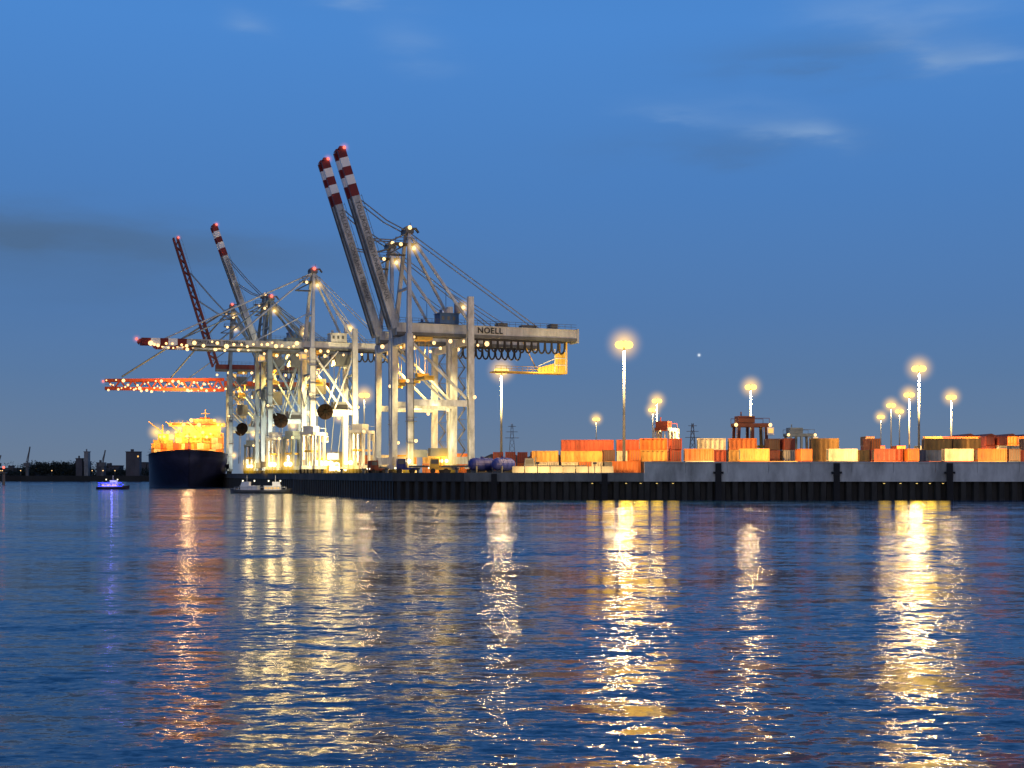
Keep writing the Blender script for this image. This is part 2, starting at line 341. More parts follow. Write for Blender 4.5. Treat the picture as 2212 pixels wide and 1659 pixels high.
# ------------------------------------------------------------------ cranes
def lerp(a, b, t): return tuple(a[i]+(b[i]-a[i])*t for i in range(3))
def crane(X, Y, rotd, label, zg, gd, gauge, span, hinge, tip, apex, back, mat, bmat=None, gmat=None, bands=True, text=None,
          side_text=None, reel=True, house='blue', lit=1.0, front=1.0, streak=1.0, tall_leg=10, blen=3.1, portal=25, bandpat=None, boomlights=0, endframe=False, lattice=0, lcol=(1, .62, .17), fcol=(1, .80, .42), stay_r=.33):
    bmat = bmat or mat; gmat = gmat or mat
    R = empty('container_crane', (X, Y, DECK), math.radians(rotd), label, 'crane', 'container cranes on the quay')
    D = DECK; zg -= D; apex -= D; s = span/2
    hinge = (hinge[0], hinge[1]-D); tip = (tip[0], tip[1]-D)
    for x, sx in ((0, -1), (gauge, 1)):
        for y in (-s, s):
            m = MB(); m.beam((x, y, 3.2), (x, y*.92, zg-.02), 2.4, 2.0, w2=2.0, h2=2.4)
            if x > 0 and y < 0 and tall_leg: m.beam((x, y*.92, zg-.02), (x, y*.92, zg+gd+tall_leg), 2.0, 2.4, w2=1.8, h2=2.2)
            m.make('leg', mat, R)
            b = MB(); b.box(x-1.1, x+1.1, y-4, y+4, 1.7, 3.2)
            for k in (-3, -1, 1, 3): b.tube((x-.5, y+k, .8), (x+.5, y+k, .8), .8, 12, 1)
            b.make('bogie', [mat, M['black']], R)
    for x in (0, gauge):
        MB().box(x-.85, x+.85, -s+1.2, s-1.2, 3.5, 6.3).make('sill_beam', mat, R)
        MB().box(x-.8, x+.8, -s+.9, s-.9, zg-3.2, zg-.5).make('cross_beam', mat, R)
    for y in (-s, s):
        MB().box(1.05, gauge-1.05, y*.965-.8, y*.965+.8, portal, portal+2.3).make('portal_beam', mat, R)
        m = MB(); yy = y*.94
        m.tube((.8, yy, zg-3), (gauge-1.2, yy, portal+2.6), .55, 8)
        if reel:
            m.tube((gauge-.9, yy, zg-3), (gauge*.52, yy, portal+2.5), .35, 8)
            m.tube((.8, yy, portal+14), (gauge*.45, yy, portal+2.5), .3, 6); m.tube((.9, yy, zg-14), (gauge*.6, yy, zg-1), .3, 6)
        m.make('diagonal_brace', mat, R)
    if reel:
        m = MB()
        for x in (0, gauge):
            m.tube((x, -s*.9, portal+3), (x, s*.9, portal+18), .3, 6); m.tube((x, s*.9, portal+3), (x, -s*.9, portal+18), .3, 6)
            m.box(x-.4, x+.4, -s*.93, s*.93, portal+18, portal+19)
        m.make('cross_brace', M['slate'], R)
        m = MB()   # dark equipment rooms, hoses and landings hung inside the frame
        m.box(gauge*.5, gauge*.85, -s*.8, -s*.3, portal+2.4, portal+6); m.box(gauge*.15, gauge*.4, -s*.8, -s*.4, zg-9, zg-4)
        m.box(gauge*.2, gauge*.45, s*.2, s*.8, portal+10, portal+17); m.box(gauge*.6, gauge*.95, -s*.5, s*.5, zg-7, zg-2)
        for z in (portal+8, portal+14, portal+22): m.box(-1.8, 3.2, -s*.93-1.6, -s*.93-.9, z, z+.25); m.tube((-1.8, -s*.93-1.6, z+1.6), (3.2, -s*.93-1.6, z+1.6), .1, 4)
        for i in range(4): m.tube((gauge*(.3+.12*i), -s*.5, zg-1), (gauge*(.3+.12*i)+.8, -s*.5, portal+4+i*2), .16, 5)
        for i in range(5): m.tube((gauge*(.1+.2*i), s*.7, portal), (gauge*(.1+.17*i), s*.7, 7), .2, 5)
        m.make('service_landing', M['dgrey'], R)
    g = MB()
    for y in (-2.6, 2.6):
        g.box(hinge[0], back, y-.65, y+.65, zg, zg+gd)
        c = -1.0*(1 if y < 0 else -1); g.box(hinge[0], back, y-c-.25, y-c+.25, zg-.35, zg-.02, 1)
    x = hinge[0]+2
    while x < back:
        g.box(x-.3, x+.3, -1.95, 1.95, zg+.5, zg+gd-.6)
        if not (side_text and side_text[1]-1 < x < side_text[1]+11): g.box(x-.12, x+.12, -3.36, -3.25, zg+.05, zg+gd-.05)
        x += 7
    g.box(hinge[0], back, -3.45, -3.25, zg+gd-.3, zg+gd-.05); g.box(hinge[0], back, -3.6, -3.25, zg-.1, zg+gd*.24, 1)
    g.box(back, back+.8, -3.6, 3.6, zg-.6, zg+gd+.3)
    g.make('girder', [gmat, M['dgrey']], R)
    rail = MB(); y = 4.2
    rail.box(hinge[0]+1, back, y-.9, y+.9, zg+gd*.35, zg+gd*.35+.15)
    for y, zb in ((5.05, zg+gd*.35), (-2.9, zg+gd)):
        for h in (1.0, 1.9): rail.tube((hinge[0]+1, y, zb+h), (back, y, zb+h), .07, 4)
        x = hinge[0]+1
        while x < back: rail.tube((x, y, zb), (x, y, zb+1.9), .07, 4); x += 2.6
    x = gauge+14
    for w_, h_ in ((4, 1.6), (6, 1.1), (3, 2.0), (5, 1.3)):
        if x+w_ < back-3: rail.box(x, x+w_, -1.8, 1.8, zg+gd+.02, zg+gd+h_); x += w_+6
    rail.make('walkway', M['dgrey'], R)
    H = Vector((hinge[0], 0, hinge[1])); T = Vector((tip[0], 0, tip[1])); ln = (T-H).length; d = (T-H)/ln
    up = d.cross(Vector((0, 1, 0))).normalized(); raised = abs(d.z) > .5
    if up.z < 0: up = -up
    if raised and up.x < 0: up = -up
    def bp(t, y, u): p = H+d*t+up*u; return (p.x, y, p.z)
    bands_len = bandpat or [(3.0, 1), (3.4, 0), (3.2, 1), (3.4, 0), (4.4, 1)]
    end = ln-(sum(b[0] for b in bands_len) if bands else 0)
    bm = MB()
    if lattice:
        for y in (-2.4, 2.4):
            for u in (-.42, .42): bm.beam(bp(0, y, blen*u), bp(end, y, blen*u*(.45 if u > 0 else 1)), lattice, lattice)
            t = 0; k = 0
            while t < end-4:
                a, b = (-.42, .42) if k % 2 == 0 else (.42, -.42); f0 = 1-.55*t/end; f1 = 1-.55*(t+4)/end
                bm.beam(bp(t, y, blen*a*(f0 if a > 0 else 1)), bp(t+4, y, blen*b*(f1 if b > 0 else 1)), lattice*.5, lattice*.5); t += 4; k += 1
    else:
        for y in (-2.6, 2.6):
            bm.beam(bp(0, y, 0), bp(end, y, 0), 1.3, blen)
            bm.beam(bp(1, y*.72, -blen/2-.2), bp(end, y*.72, -blen/2-.2), .5, .36, 1)
        for u in (-.44, .44): bm.beam(bp(0, -3.32, blen*u), bp(end, -3.32, blen*u), .12, .3)
    t = 2
    while t < end-1:
        bm.beam(bp(t, -1.95, blen*.15), bp(t, 1.95, blen*.15), .6, .6, 1)
        bm.beam(bp(t, -1.95, blen*.1), bp(min(t+4, end), 1.95, blen*.1), .3, .3, 1)
        if not lattice: bm.beam(bp(t, -3.3, -blen*.42), bp(t, -3.3, blen*.42), .1, .16)
        t += 4
    bm.make('boom', [bmat, M['dgrey']], R)
    if bands:
        tm = MB(); t = end
        for bl, c in bands_len[::-1]:
            for y in (-2.6, 2.6): tm.beam(bp(t+.01, y, 0), bp(t+bl, y, 0), 1.36, blen+.06, 0 if c else 1)
            t += bl
        for y in (-2.6, 2.6): tm.beam(bp(ln, y, .0), bp(ln+1.2, y, .4), 1.3, blen*.9, 0, w2=1.0, h2=blen*.4)
        tm.beam(bp(ln-1, -1.9, 0), bp(ln-1, 1.9, 0), 1.2, 1.2, 0)
        tm.make('boom_tip', [M['band'], M['white']], R)
    bw = MB()
    bw.beam(bp(2, 3.9, -.9), bp(end, 3.9, -.9), 1.0, .12); bw.beam(bp(2, 4.4, .1), bp(end, 4.4, .1), .1, .1)
    for fr in (.25, .5, .75): bw.beam(bp(end*fr, 4.4, -.9), bp(end*fr, 4.4, .1), .1, .1)
    uu = -blen/2-.9 if not raised else blen/2+.9
    bw.beam(bp(2, -2.6, uu), bp(end, -2.6, uu), .12, .12)
    t = 2
    while t < end: bw.beam(bp(t, -2.6, uu), bp(t, -2.6, uu*.75), .12, .12); t += 3
    bw.make('boom_walkway', M['dgrey'], R)
    A = (2.2, 0, apex)
    m = MB()
    for y in (-1, 1):
        m.beam((0, y*s*.92, zg-.1), (A[0], y*2.2, apex), 1.7, 1.7, w2=1.1, h2=1.1)
        m.beam((gauge, y*s*.9, zg+gd-.1), (A[0]+.8, y*2.0, apex-1.5), .9, .9)
    zz = zg+(apex-zg)*.45; m.beam((1, -s*.52, zz), (1, s*.52, zz), .9, .9)
    m.make('mast', mat, R)
    m = MB(); m.box(A[0]-5.6, A[0]+2.6, -3.4, 3.4, apex-4.4, apex-4.15); m.box(A[0]-1.6, A[0]+1.6, -3.1, 3.1, apex-.4, apex+.9)
    m.box(A[0]-8, A[0]-1, -1.2, 1.2, apex-8.6, apex-8.2); m.beam((A[0]-7.5, 0, apex-8.2), (A[0]-1, 0, apex-4.6), .5, .5)
    for xx in (-5.6, -1.5, 2.6):
        for yy in (-3.4, 3.4): m.tube((A[0]+xx, yy, apex-4.2), (A[0]+xx, yy, apex-2.2), .1, 4)
    for yy in (-3.4, 3.4): m.tube((A[0]-5.6, yy, apex-2.3), (A[0]+2.6, yy, apex-2.3), .1, 4)
    for yy in (-2, 0, 2): m.tube((A[0]-.4, yy-.3, apex+1.0), (A[0]-.4, yy+.3, apex+1.0), 1.4, 12)
    m.beam((A[0]-1.5, 0, apex+1.5), (A[0]+3.4, 0, apex+1.9), 2.2, .5); m.beam((A[0]+3.2, 0, apex+1.9), (A[0]+4.4, 0, apex+.4), 1.4, .5)
    m.tube((A[0]+1.5, 1, apex+.9), (A[0]+1.5, 1, apex+4.2), .1, 5)
    m.make('mast_head', M['dgrey'], R)
    st = MB()
    for y in (-2.2, 2.2):
        for fr in (.72, .5) if raised else (.45, .86):
            p = bp(ln*fr, y, blen*.5)
            if raised:
                mid = lerp((A[0], y, apex), p, .5); mid = (mid[0]+.8, mid[1], mid[2]-1.6)
                st.path([(A[0], y, apex), mid, p], .24, 5)
            else: st.tube((A[0], y, apex), p, stay_r, 5)
        st.tube((A[0], y, apex), (back*.78, y, zg+gd), .2, 5)
        st.tube((A[0]+gauge*.55, y, zg+gd+(apex-zg-gd)*.45), (back*.6, y, zg+gd), .15, 5)
        if not raised: st.tube((A[0], y, apex), (gauge+6, y, zg+gd), .2, 5); st.tube((A[0]-.5, y, zg+(apex-zg)*.5), bp(ln*.3, y, blen*.5), .22, 5)
    st.make('stay', M['cable'] if raised else (M['dgrey'] if lattice else mat), R)
    if house:
        hm = MB(); hx = gauge-3.5
        hm.box(hx-6.5, hx+1.0, -3.4, 3.2, zg+gd+.2, zg+gd+4.0); hm.box(hx-6.8, hx+1.3, -3.7, 3.5, zg+gd+4.0, zg+gd+4.3)
        hm.box(hx+1.0, hx+3.2, -3.0, 2, zg+gd+5.0, zg+gd+8.5)
        for i in range(3): hm.box(hx-5.8+i*2.2, hx-4.8+i*2.2, -3.46, -3.4, zg+gd+1.6, zg+gd+3.0, 1)
        hm.tube((hx-5, 0, zg+gd+4.3), (hx-5, 0, zg+gd+5.8), .6, 8); hm.tube((hx-3, 0, zg+gd+4.3), (hx-3, 0, zg+gd+13), .12, 5)
        hm.make('machinery_house', [M['blue'] if house == 'blue' else mat, M['dgrey']], R)
    tx = 8 if gauge > 20 else 3
    m = MB(); m.box(tx-3, tx+3, -3.6, 3.6, zg-1.6, zg-.45)
    for a in (-2, 2):
        for b in (-2.4, 2.4): m.tube((tx+a, b, zg-1.6), (tx+a*.8, b*.6, zg-14), .09, 4)
    m.box(tx-2.4, tx+2.4, -1.4, 1.4, zg-15.4, zg-14); m.box(tx-1.4, tx+1.4, -9, 9, zg-16.4, zg-15.4)
    for b in (-9, 8.2): m.box(tx-1.9, tx+1.9, b, b+.8, zg-17, zg-15.3)
    m.make('trolley', [M['yellow']], R)
    m = MB(); m.box(tx-6.8, tx-3.6, -1.5, 1.5, zg-4.8, zg-1.7); m.box(tx-7.1, tx-3.3, -1.8, 1.8, zg-1.7, zg-1.4)
    m.box(tx-6.87, tx-6.8, -1.2, 1.2, zg-4.4, zg-2.3, 1); m.box(tx-6.3, tx-4.1, -1.57, -1.5, zg-4.2, zg-2.3, 1)
    m.make('operator_cab', [M['white'], M['window']], R)
    fs = MB(); x = gauge+2
    while x < back-8:
        pts = [(x+1.35*(1-math.cos(math.pi*k/6)), -3.7, zg-.6-4.6*math.sin(math.pi*k/6)**.6) for k in range(7)]
        fs.path(pts, .36, 5); x += 2.8
    fs.box(gauge+2, back-6, -3.95, -3.62, zg-1.1, zg-.4)
    fs.make('festoon_cable', M['black'], R)
    sr = MB(); z = 5; k = 0
    while z < zg-6:
        a, b = (gauge+1.6, gauge+4.4) if k % 2 == 0 else (gauge+4.4, gauge+1.6)
        sr.beam((a, s*.9, z), (b, s*.9, z+4), 1.0, .2); sr.beam((a, s*.9-.5, z+1.2), (b, s*.9-.5, z+5.2), .1, .1)
        sr.box(gauge+1.3, gauge+4.8, s*.9-.8, s*.9+.8, z+3.95, z+4.05); z += 4; k += 1
    sr.make('stair', M['dgrey'], R)
    cd = MB()
    for x in (1.3, gauge-1.5): cd.beam((x, -s-.9, 4), (x, -s*.92-.9, zg-1), .25, .25)
    for z in (11, 19, 33): cd.box(-2.2, 2.2, -s-1.9, -s-1.0, z, z+.2); cd.tube((-2.2, -s-1.9, z+1.6), (2.2, -s-1.9, z+1.6), .08, 4)
    cd.box(gauge*.35, gauge*.62, -s*.9, -s*.9+3, 6.4, 9.4)
    cd.make('conduit', M['dgrey'], R)
    if reel:
        rl = MB(); c = (gauge*.28, -s-1.0, portal+1.2)
        rl.tube((c[0], c[1]-.5, c[2]), (c[0], c[1]-.3, c[2]), 3.6, 28, 0); rl.tube((c[0], c[1]+.3, c[2]), (c[0], c[1]+.5, c[2]), 3.6, 28, 0)
        rl.tube((c[0], c[1]-.3, c[2]), (c[0], c[1]+.3, c[2]), 2.9, 28, 1); rl.tube((c[0], c[1]-.8, c[2]), (c[0], c[1]-.5, c[2]), .9, 16, 1)
        for i in range(8):
            t = i*math.pi/4; rl.tube((c[0], c[1]-.56, c[2]), (c[0]+3.4*math.cos(t), c[1]-.56, c[2]+3.4*math.sin(t)), .14, 4, 1)
        rl.beam((c[0], c[1]+.7, c[2]-3), (c[0], c[1]+.7, c[2]+3), .5, .5)
        rl.make('cable_reel', [M['reel'], M['reelb']], R)
    if endframe:
        ef = MB(); x1 = back-4.5; x0 = back-26; zb = zg-12.25
        for y in (-3.2, 3.2): ef.beam((x1, y, zg-.5), (x1, y, zg-12.3), .6, .6)
        ef.beam((x0+6, 3.2, zg-.5), (x0+12, 3.2, zg-11.5), .3, .3)
        # ribbed cladding of the stair tower hanging at the end of the girder
        def pan(xa, xb, za, zc, dy=0): ef.hexa([(xa, -3.3-dy, zb), (xb, -3.3-dy, zb), (xb, -3.1, zb), (xa, -3.1, zb), (xa, -3.3-dy, za), (xb, -3.3-dy, zc), (xb, -3.1, zc), (xa, -3.1, za)])
        for k in range(5): pan(x1-12+k*1.4, x1-10.75+k*1.4, zb+1.5+k*.38, zb+1.85+k*.38, .12*(k % 2))
        for k in range(3): pan(x1-4.9+k*1.55, x1-3.5+k*1.55, zb+7.2+k*.3, zb+7.4+k*.3, .12*(k % 2))
        ef.beam((x1-12, -3.6, zb+2.2), (x1-5, -3.6, zb+5.2), .25, .3, 1)
        for z in (zb+2.6, zb+5.2): ef.box(x1-5.2, x1, -3.62, -3.45, z, z+.35, 1)
        for xx in (x1-5.2, x1-.5): ef.box(xx, xx+.3, -3.62, -3.45, zb, zb+9, 1)
        for h in (.9, 1.9): ef.tube((x0-8, -3.2, zg-12.3+h), (x1, -3.2, zg-12.3+h), .09, 4)
        ef.box(x0-8, x1+.3, -3.4, 3.4, zg-12.8, zg-12.3)
        x = x0-8
        while x < x1: ef.tube((x, -3.2, zg-12.3), (x, -3.2, zg-10.4), .08, 4); x += 2.2
        ef.make('maintenance_platform', [M['yellow'], M['pale']], R)
        light('SPOT', (x1-9, -15, zg-16), 6500, (1, .72, .26), R, .5, 95, (x1-7, 0, zg-9))
    def fixture(p, mt, r, nm): MB().ball(p, r, 0, 8).make(nm, mt, R, smooth=True)
    pt = H+d*(ln+1.2 if bands else ln)
    q = (pt.x+(1.4 if raised else -1), -3.4, pt.z+(-.4 if raised else .8)); fixture(q, M['rbulb'], .6, 'beacon_light'); halo(q, R, 'rhaze', 2.6)
    q = (A[0], -3.2, apex+1.6); fixture(q, M['rbulb'] if not raised else M['bulb'], .8, 'beacon_light')
    if not raised: halo(q, R, 'rhaze', 2.6)
    rr = random.Random(int(X*7)); n = 7
    for i in range(n):
        x = hinge[0]+2+(gauge+8-hinge[0])*(i+rr.uniform(-.3,.3))/(n-1)
        fixture((x, -4.6, zg-.8-rr.random()*2.2), M['bulb'], .5+.5*rr.random(), 'floodlight')
    for i, (xx, zz2) in enumerate(((-1.6, apex-5), (3.4, apex-6.2), (gauge-1, zg+gd+6.5), (gauge+1, portal+3.5), (-1.2, portal+9), (gauge*.6, portal-1.5), (2, 12))):
        fixture((xx, -4.2 if zz2 > zg else -s-1.2, zz2), M['bulb'], .7, 'floodlight')
        if i in (1, 2) or (reel and i in (5, 6)): halo((xx, -4.2 if zz2 > zg else -s-1.2, zz2), R, 'bhaze', 4)
    if boomlights and not raised:
        t = 3
        while t < ln:
            p = bp(t, -3.6, rr.uniform(-.65, .3)*blen); fixture(p, M['bulb'], .45+.7*rr.random()**2, 'floodlight'); t += (1.5+rr.random()*4)/boomlights
    if lattice and not raised:
        light('SPOT', (-30, -22, zg-12), 52000, (1, .62, .16), R, 1, 130, (-36, 0, zg), .6)  # fill spot with no fixture, added to brighten the lattice boom
    light('SPOT', (gauge*.5, 0, zg-3), 90000*lit, lcol, R, 1.0, 110, (gauge*.5, 2, 0))
    if front: light('SPOT', (gauge*.5, -s-22, 6), 60000*front, fcol, R, 1.0, 110, (gauge*.5, 0, 22), .9)  # added fill without a fixture, lights the leg fronts from below
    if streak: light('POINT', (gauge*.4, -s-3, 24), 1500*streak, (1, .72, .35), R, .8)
    if text:
        lettering(text, 2.3, M['fletter'] if raised else M['letter'], R, bp(end-2, -2.6-.80, -.1), (-d.x, 0, -d.z), (up.x, 0, up.z))
    if side_text:
        lettering(side_text[0], 3.1, M['letter'], R, (side_text[1], -3.52, zg+gd*.59), (1,0,0), (0,0,1), .045, 1.12)
    return R

TXT = 'TOLLERORT CONTAINER TERMINAL'
crane(-41.3, 520, 21.8, 'grey gantry crane with raised boom and red and white tip', 60, 4.6, 24, 20, (-3,62.5), (-24,127), 98.5, 70.5, M['grey'], None, M['gird'], text=TXT, side_text=('NOELL', 29), endframe=True, lit=.6, front=.12, streak=.4, reel=False, house='blue', lcol=(1, .70, .26))
crane(-50.5, 552, 21.8, 'grey gantry crane with raised striped boom behind its twin', 60, 4.6, 24, 20, (-3,62.5), (-25,130), 98, 64, M['grey'], text=TXT, lit=1.1, front=.28, streak=.4, reel=False, house='blue')
crane(-94, 640, 21.8, 'pale gantry crane with lowered boom over the water', 65.5, 3.6, 20, 18, (-3,67.3), (-75,66.6), 101, 48, M['pale'], M['grey'], text='CONTAINER TERMINAL', lit=1.6, front=2.4, streak=1.2, tall_leg=6, boomlights=1.2, blen=2.9, bandpat=[(4,1),(4,0),(3.5,1),(4,0),(4,1)], house='grey', portal=27, fcol=(1, .78, .38))
crane(-128, 723, 21.8, 'slate gantry crane with lowered boom and tall mast', 71.5, 3.6, 20, 18, (-3,73.3), (-56,73), 99, 42, M['slate'], M['grey'], lit=1.4, front=1.5, streak=1.0, tall_leg=0, boomlights=1.2, blen=2.8, house='grey', portal=26, fcol=(1, .90, .66))
crane(-145, 800, 21.8, 'slate gantry crane with raised white and red tipped boom', 82, 4, 26, 20, (-3,84), (-26.6,149), 110, 50, M['slate'], M['grey'], text='CONTAINER TERMINAL', lit=1.2, front=1.0, streak=0, portal=30, fcol=(1, .92, .70))
crane(-183, 900, 15, 'dark red gantry crane with its boom raised over the ship', 75, 4, 26, 20, (-9,78), (-33.8,160), 108, 50, M['slate'], M['maroon'], M['maroon'], bands=False, lit=1.2, front=.8, streak=0, portal=28, lattice=1.25, blen=4.2, fcol=(1, .9, .7))
crane(-193, 946, 15, 'dark red gantry crane with lowered lattice boom strung with lamps', 67, 4.5, 26, 20, (-3,69), (-81,69), 122, 68, M['slate'], M['red'], M['red'], bands=False, lit=1.2, front=.8, streak=0, boomlights=2.4, blen=8.5, portal=28, lattice=1.9, stay_r=.5)

# ------------------------------------------------------------------ high mast lights
def highmast():
    R = empty('high_mast_light', (0,0,0), label='tall steel mast with a crown of glowing sodium floodlights', cat='street lamp', group='high mast lights in the container yard')
    H = 43.6
    MB().tube((0,0,0), (0,0,H), .58, 12, r2=.28).make('pole', M['cable'], R, smooth=True)
    m = MB()
    for i in range(12):
        t = i*math.pi/6; t2 = t+math.pi/6
        m.tube((1.9*math.cos(t), 1.9*math.sin(t), H), (1.9*math.cos(t2), 1.9*math.sin(t2), H), .14, 5)
        if i % 3 == 0: m.tube((0,0,H), (1.9*math.cos(t), 1.9*math.sin(t), H), .12, 5)
    m.tube((0,0,H-.6), (0,0,H+1.0), .6, 10)
    m.make('lamp_crown', M['dgrey'], R)
    m = MB()
    for i in range(8):
        t = i*math.pi/4+.2; c = Vector((2.0*math.cos(t), 2.0*math.sin(t), H-.3)); m.ball(c, 1.2, 0, 8, 1.05)
    m.make('floodlight', M['lamp'], R, smooth=True)
    halo((0, 0, H), R)
    return R
masts = [(37.75,468,1.0), (-4.5,587,.8), (-81.6,767,.5), (119.5,695,1.0), (168.2,574,1.3), (218.2,763,.8), (248.6,786,.6), (86.1,825,.9), (66.7,1100,.4),
         (240.2,880,.5), (268.7,963,.4), (280.5,1056,.4), (95.6,943,.5)]
base = None
for i, (x, y, p) in enumerate(masts):
    if base is None: base = highmast(); base.location = Vector((x, y, DECK))*U; r = base
    else: r = clone(base, (x, y, DECK))
    masts[i] = (x, y, p, r)
for i, (x, y, p, r) in enumerate(masts):
    light('POINT', (0, 0, 41.0), {0: 27000, 4: 25000}.get(i, 16000)*p, (1, .66, .30), r, 1.6)
    if p > .55: light('SPOT', (0, -.5, 41.2), (150000 if i == 0 else 400000)*p, (1, .60, .19), r, 1.6, 132, (0, -6, 0), .35)
light('SPOT', (20, -75, 36), 420000, (1, .58, .2), masts[5][3], 1, 100, (44, -18, 10), .6)  # loose spot added to brighten the far right stacks
# fill lights added behind the flood wall to brighten the container fronts
for X, pw in ((8, .42), (26, .36), (66, .6), (92, .6), (118, .75), (146, .65), (170, .8)):
    R = empty('yard_floodlight', (X, yl(X)+4, DECK), 0, 'short post floodlight facing the container stacks', 'floodlight', 'post floodlights behind the flood wall')
    MB().tube((0,0,0), (0,0,3.2), .12, 6).make('post', M['dgrey'], R); MB().box(-.6, .6, -.2, .3, 2.9, 3.5).make('lamp_housing', M['dgrey'], R)
    light('SPOT', (0, .8, 3.2), 26000*pw, (1, .60, .20), R, .5, 150, (0, 20, 5), .5)

# ------------------------------------------------------------------ containers
def cmesh(Lc, mat):
    m = MB(); W, Hh = 3.75, 4.0; n = int(Lc/.42)
    for sgn in (-1, 1):
        pts = []
        for i in range(n+1):
            x = -Lc/2+.2+(Lc-.4)*i/n; pts.append((x, sgn*(W/2-(.04 if (i//2) % 2 == 0 else .16))))
        k = len(m.v)
        for p in pts: m.v += [Vector((p[0], p[1], .3)), Vector((p[0], p[1], Hh-.2))]
        for i in range(n):
            f = [k+2*i, k+2*i+2, k+2*i+3, k+2*i+1]; m.f.append(f if sgn < 0 else f[::-1]); m.m.append(0)
    m.box(-Lc/2+.1, Lc/2-.1, -W/2+.12, W/2-.12, .1, .29); m.box(-Lc/2+.1, Lc/2-.1, -W/2+.1, W/2-.1, Hh-.19, Hh-.06)
    for x in (-1, 1):
        for y in (-1, 1):
            cx, cy = x*(Lc/2-.15), y*(W/2-.15); m.box(cx-.15, cx+.15, cy-.15, cy+.15, 0, Hh)
        m.box(x*(Lc/2-.1)-.06, x*(Lc/2-.1)+.06, -W/2+.3, W/2-.3, .25, Hh-.25)
    for y in (-1, 1):
        for z in (.02, Hh-.28): m.box(-Lc/2+.3, Lc/2-.3, y*(W/2-.09)-.08, y*(W/2-.09)+.08, z, z+.26)
    for y in (-1.2, -.5, .5, 1.2): m.tube((-Lc/2-.02, y, .4), (-Lc/2-.02, y, Hh-.4), .07, 5, 1)
    m.box(-Lc/2-.03, -Lc/2+.05, -.03, .03, .3, Hh-.3, 1)
    o = m.make('shipping_container', [mat, M['dgrey']])
    me = o.data; bpy.data.objects.remove(o); return me
CM = {(k, l): cmesh(l, M['c_'+k]) for k in cont_cols for l in (9.4, 18.8)}
words = {'orange':'orange', 'amber':'yellow', 'rust':'rust red', 'brown':'brown', 'green':'green', 'cream':'cream', 'steel':'dark grey', 'cobalt':'blue'}
def container(col, l, x, y, z, rot, where, group='stacked containers in the yard'):
    o = bpy.data.objects.new('shipping_container', CM[(col, l)]); COL.objects.link(o)
    o.location = Vector((x, y, z))*U; o.rotation_euler[2] = rot
    tag(o, words[col]+' corrugated steel shipping container '+where, 'container', group)
wts = ['orange']*8+['amber']*5+['rust']*5+['brown']*5+['green']*1+['cream']*5+['steel']*2
rc = random.Random(64)
def row(x0, x1, y, lv, gap=.15, cols=wts, ends=.6):
    x = x0
    while x < x1:
        if rc.random() < gap: x += rc.choice((2.5, 4.2, 5)); continue
        t = rc.random()
        if t < ends: wd, l, rot = 3.9, 9.4, math.pi/2
        elif t < .97: wd, l, rot = 9.6, 9.4, 0
        else: wd, l, rot = 19, 18.8, 0
        n = rc.choice(lv); yj = rc.uniform(-2.5, 2.5)
        for i in range(n):
            container(rc.choice(cols), l, x+wd/2+rc.uniform(-.15,.15), y+yj+(2.8 if rot else 0), DECK+.02+i*4.02, rot, 'in a floodlit stack')
        x += wd+rc.uniform(.2, 1.0)
row(46, 166, 455, (2, 2, 2, 1), .25, ends=.6)
row(44, 182, 480, (3, 3, 3, 2), .06, ends=.5)
row(33, 41, 457, (1, 1), 0)
row(12, 41, 478, (1, 1, 2), .1)
row(7, 44, 498, (3, 2, 3, 2, 3), .03)
row(-12, 7, 520, (2, 1, 2), .1)
row(150, 222, 600, (3, 4), .5)
row(222, 285, 750, (5, 6, 5), .12, ['orange', 'amber', 'rust', 'orange'], .1)
# stacks on the apron behind and below the cranes
row(-118, -92, 760, (2, 3), .1, ['steel', 'cobalt', 'brown', 'green'], .1)
row(-100, -70, 700, (1, 2), .2, ends=.2)
row(-66, -46, 600, (1, 2), .3, ends=.3)
row(-36, -12, 560, (1, 2), .15, ends=.2)

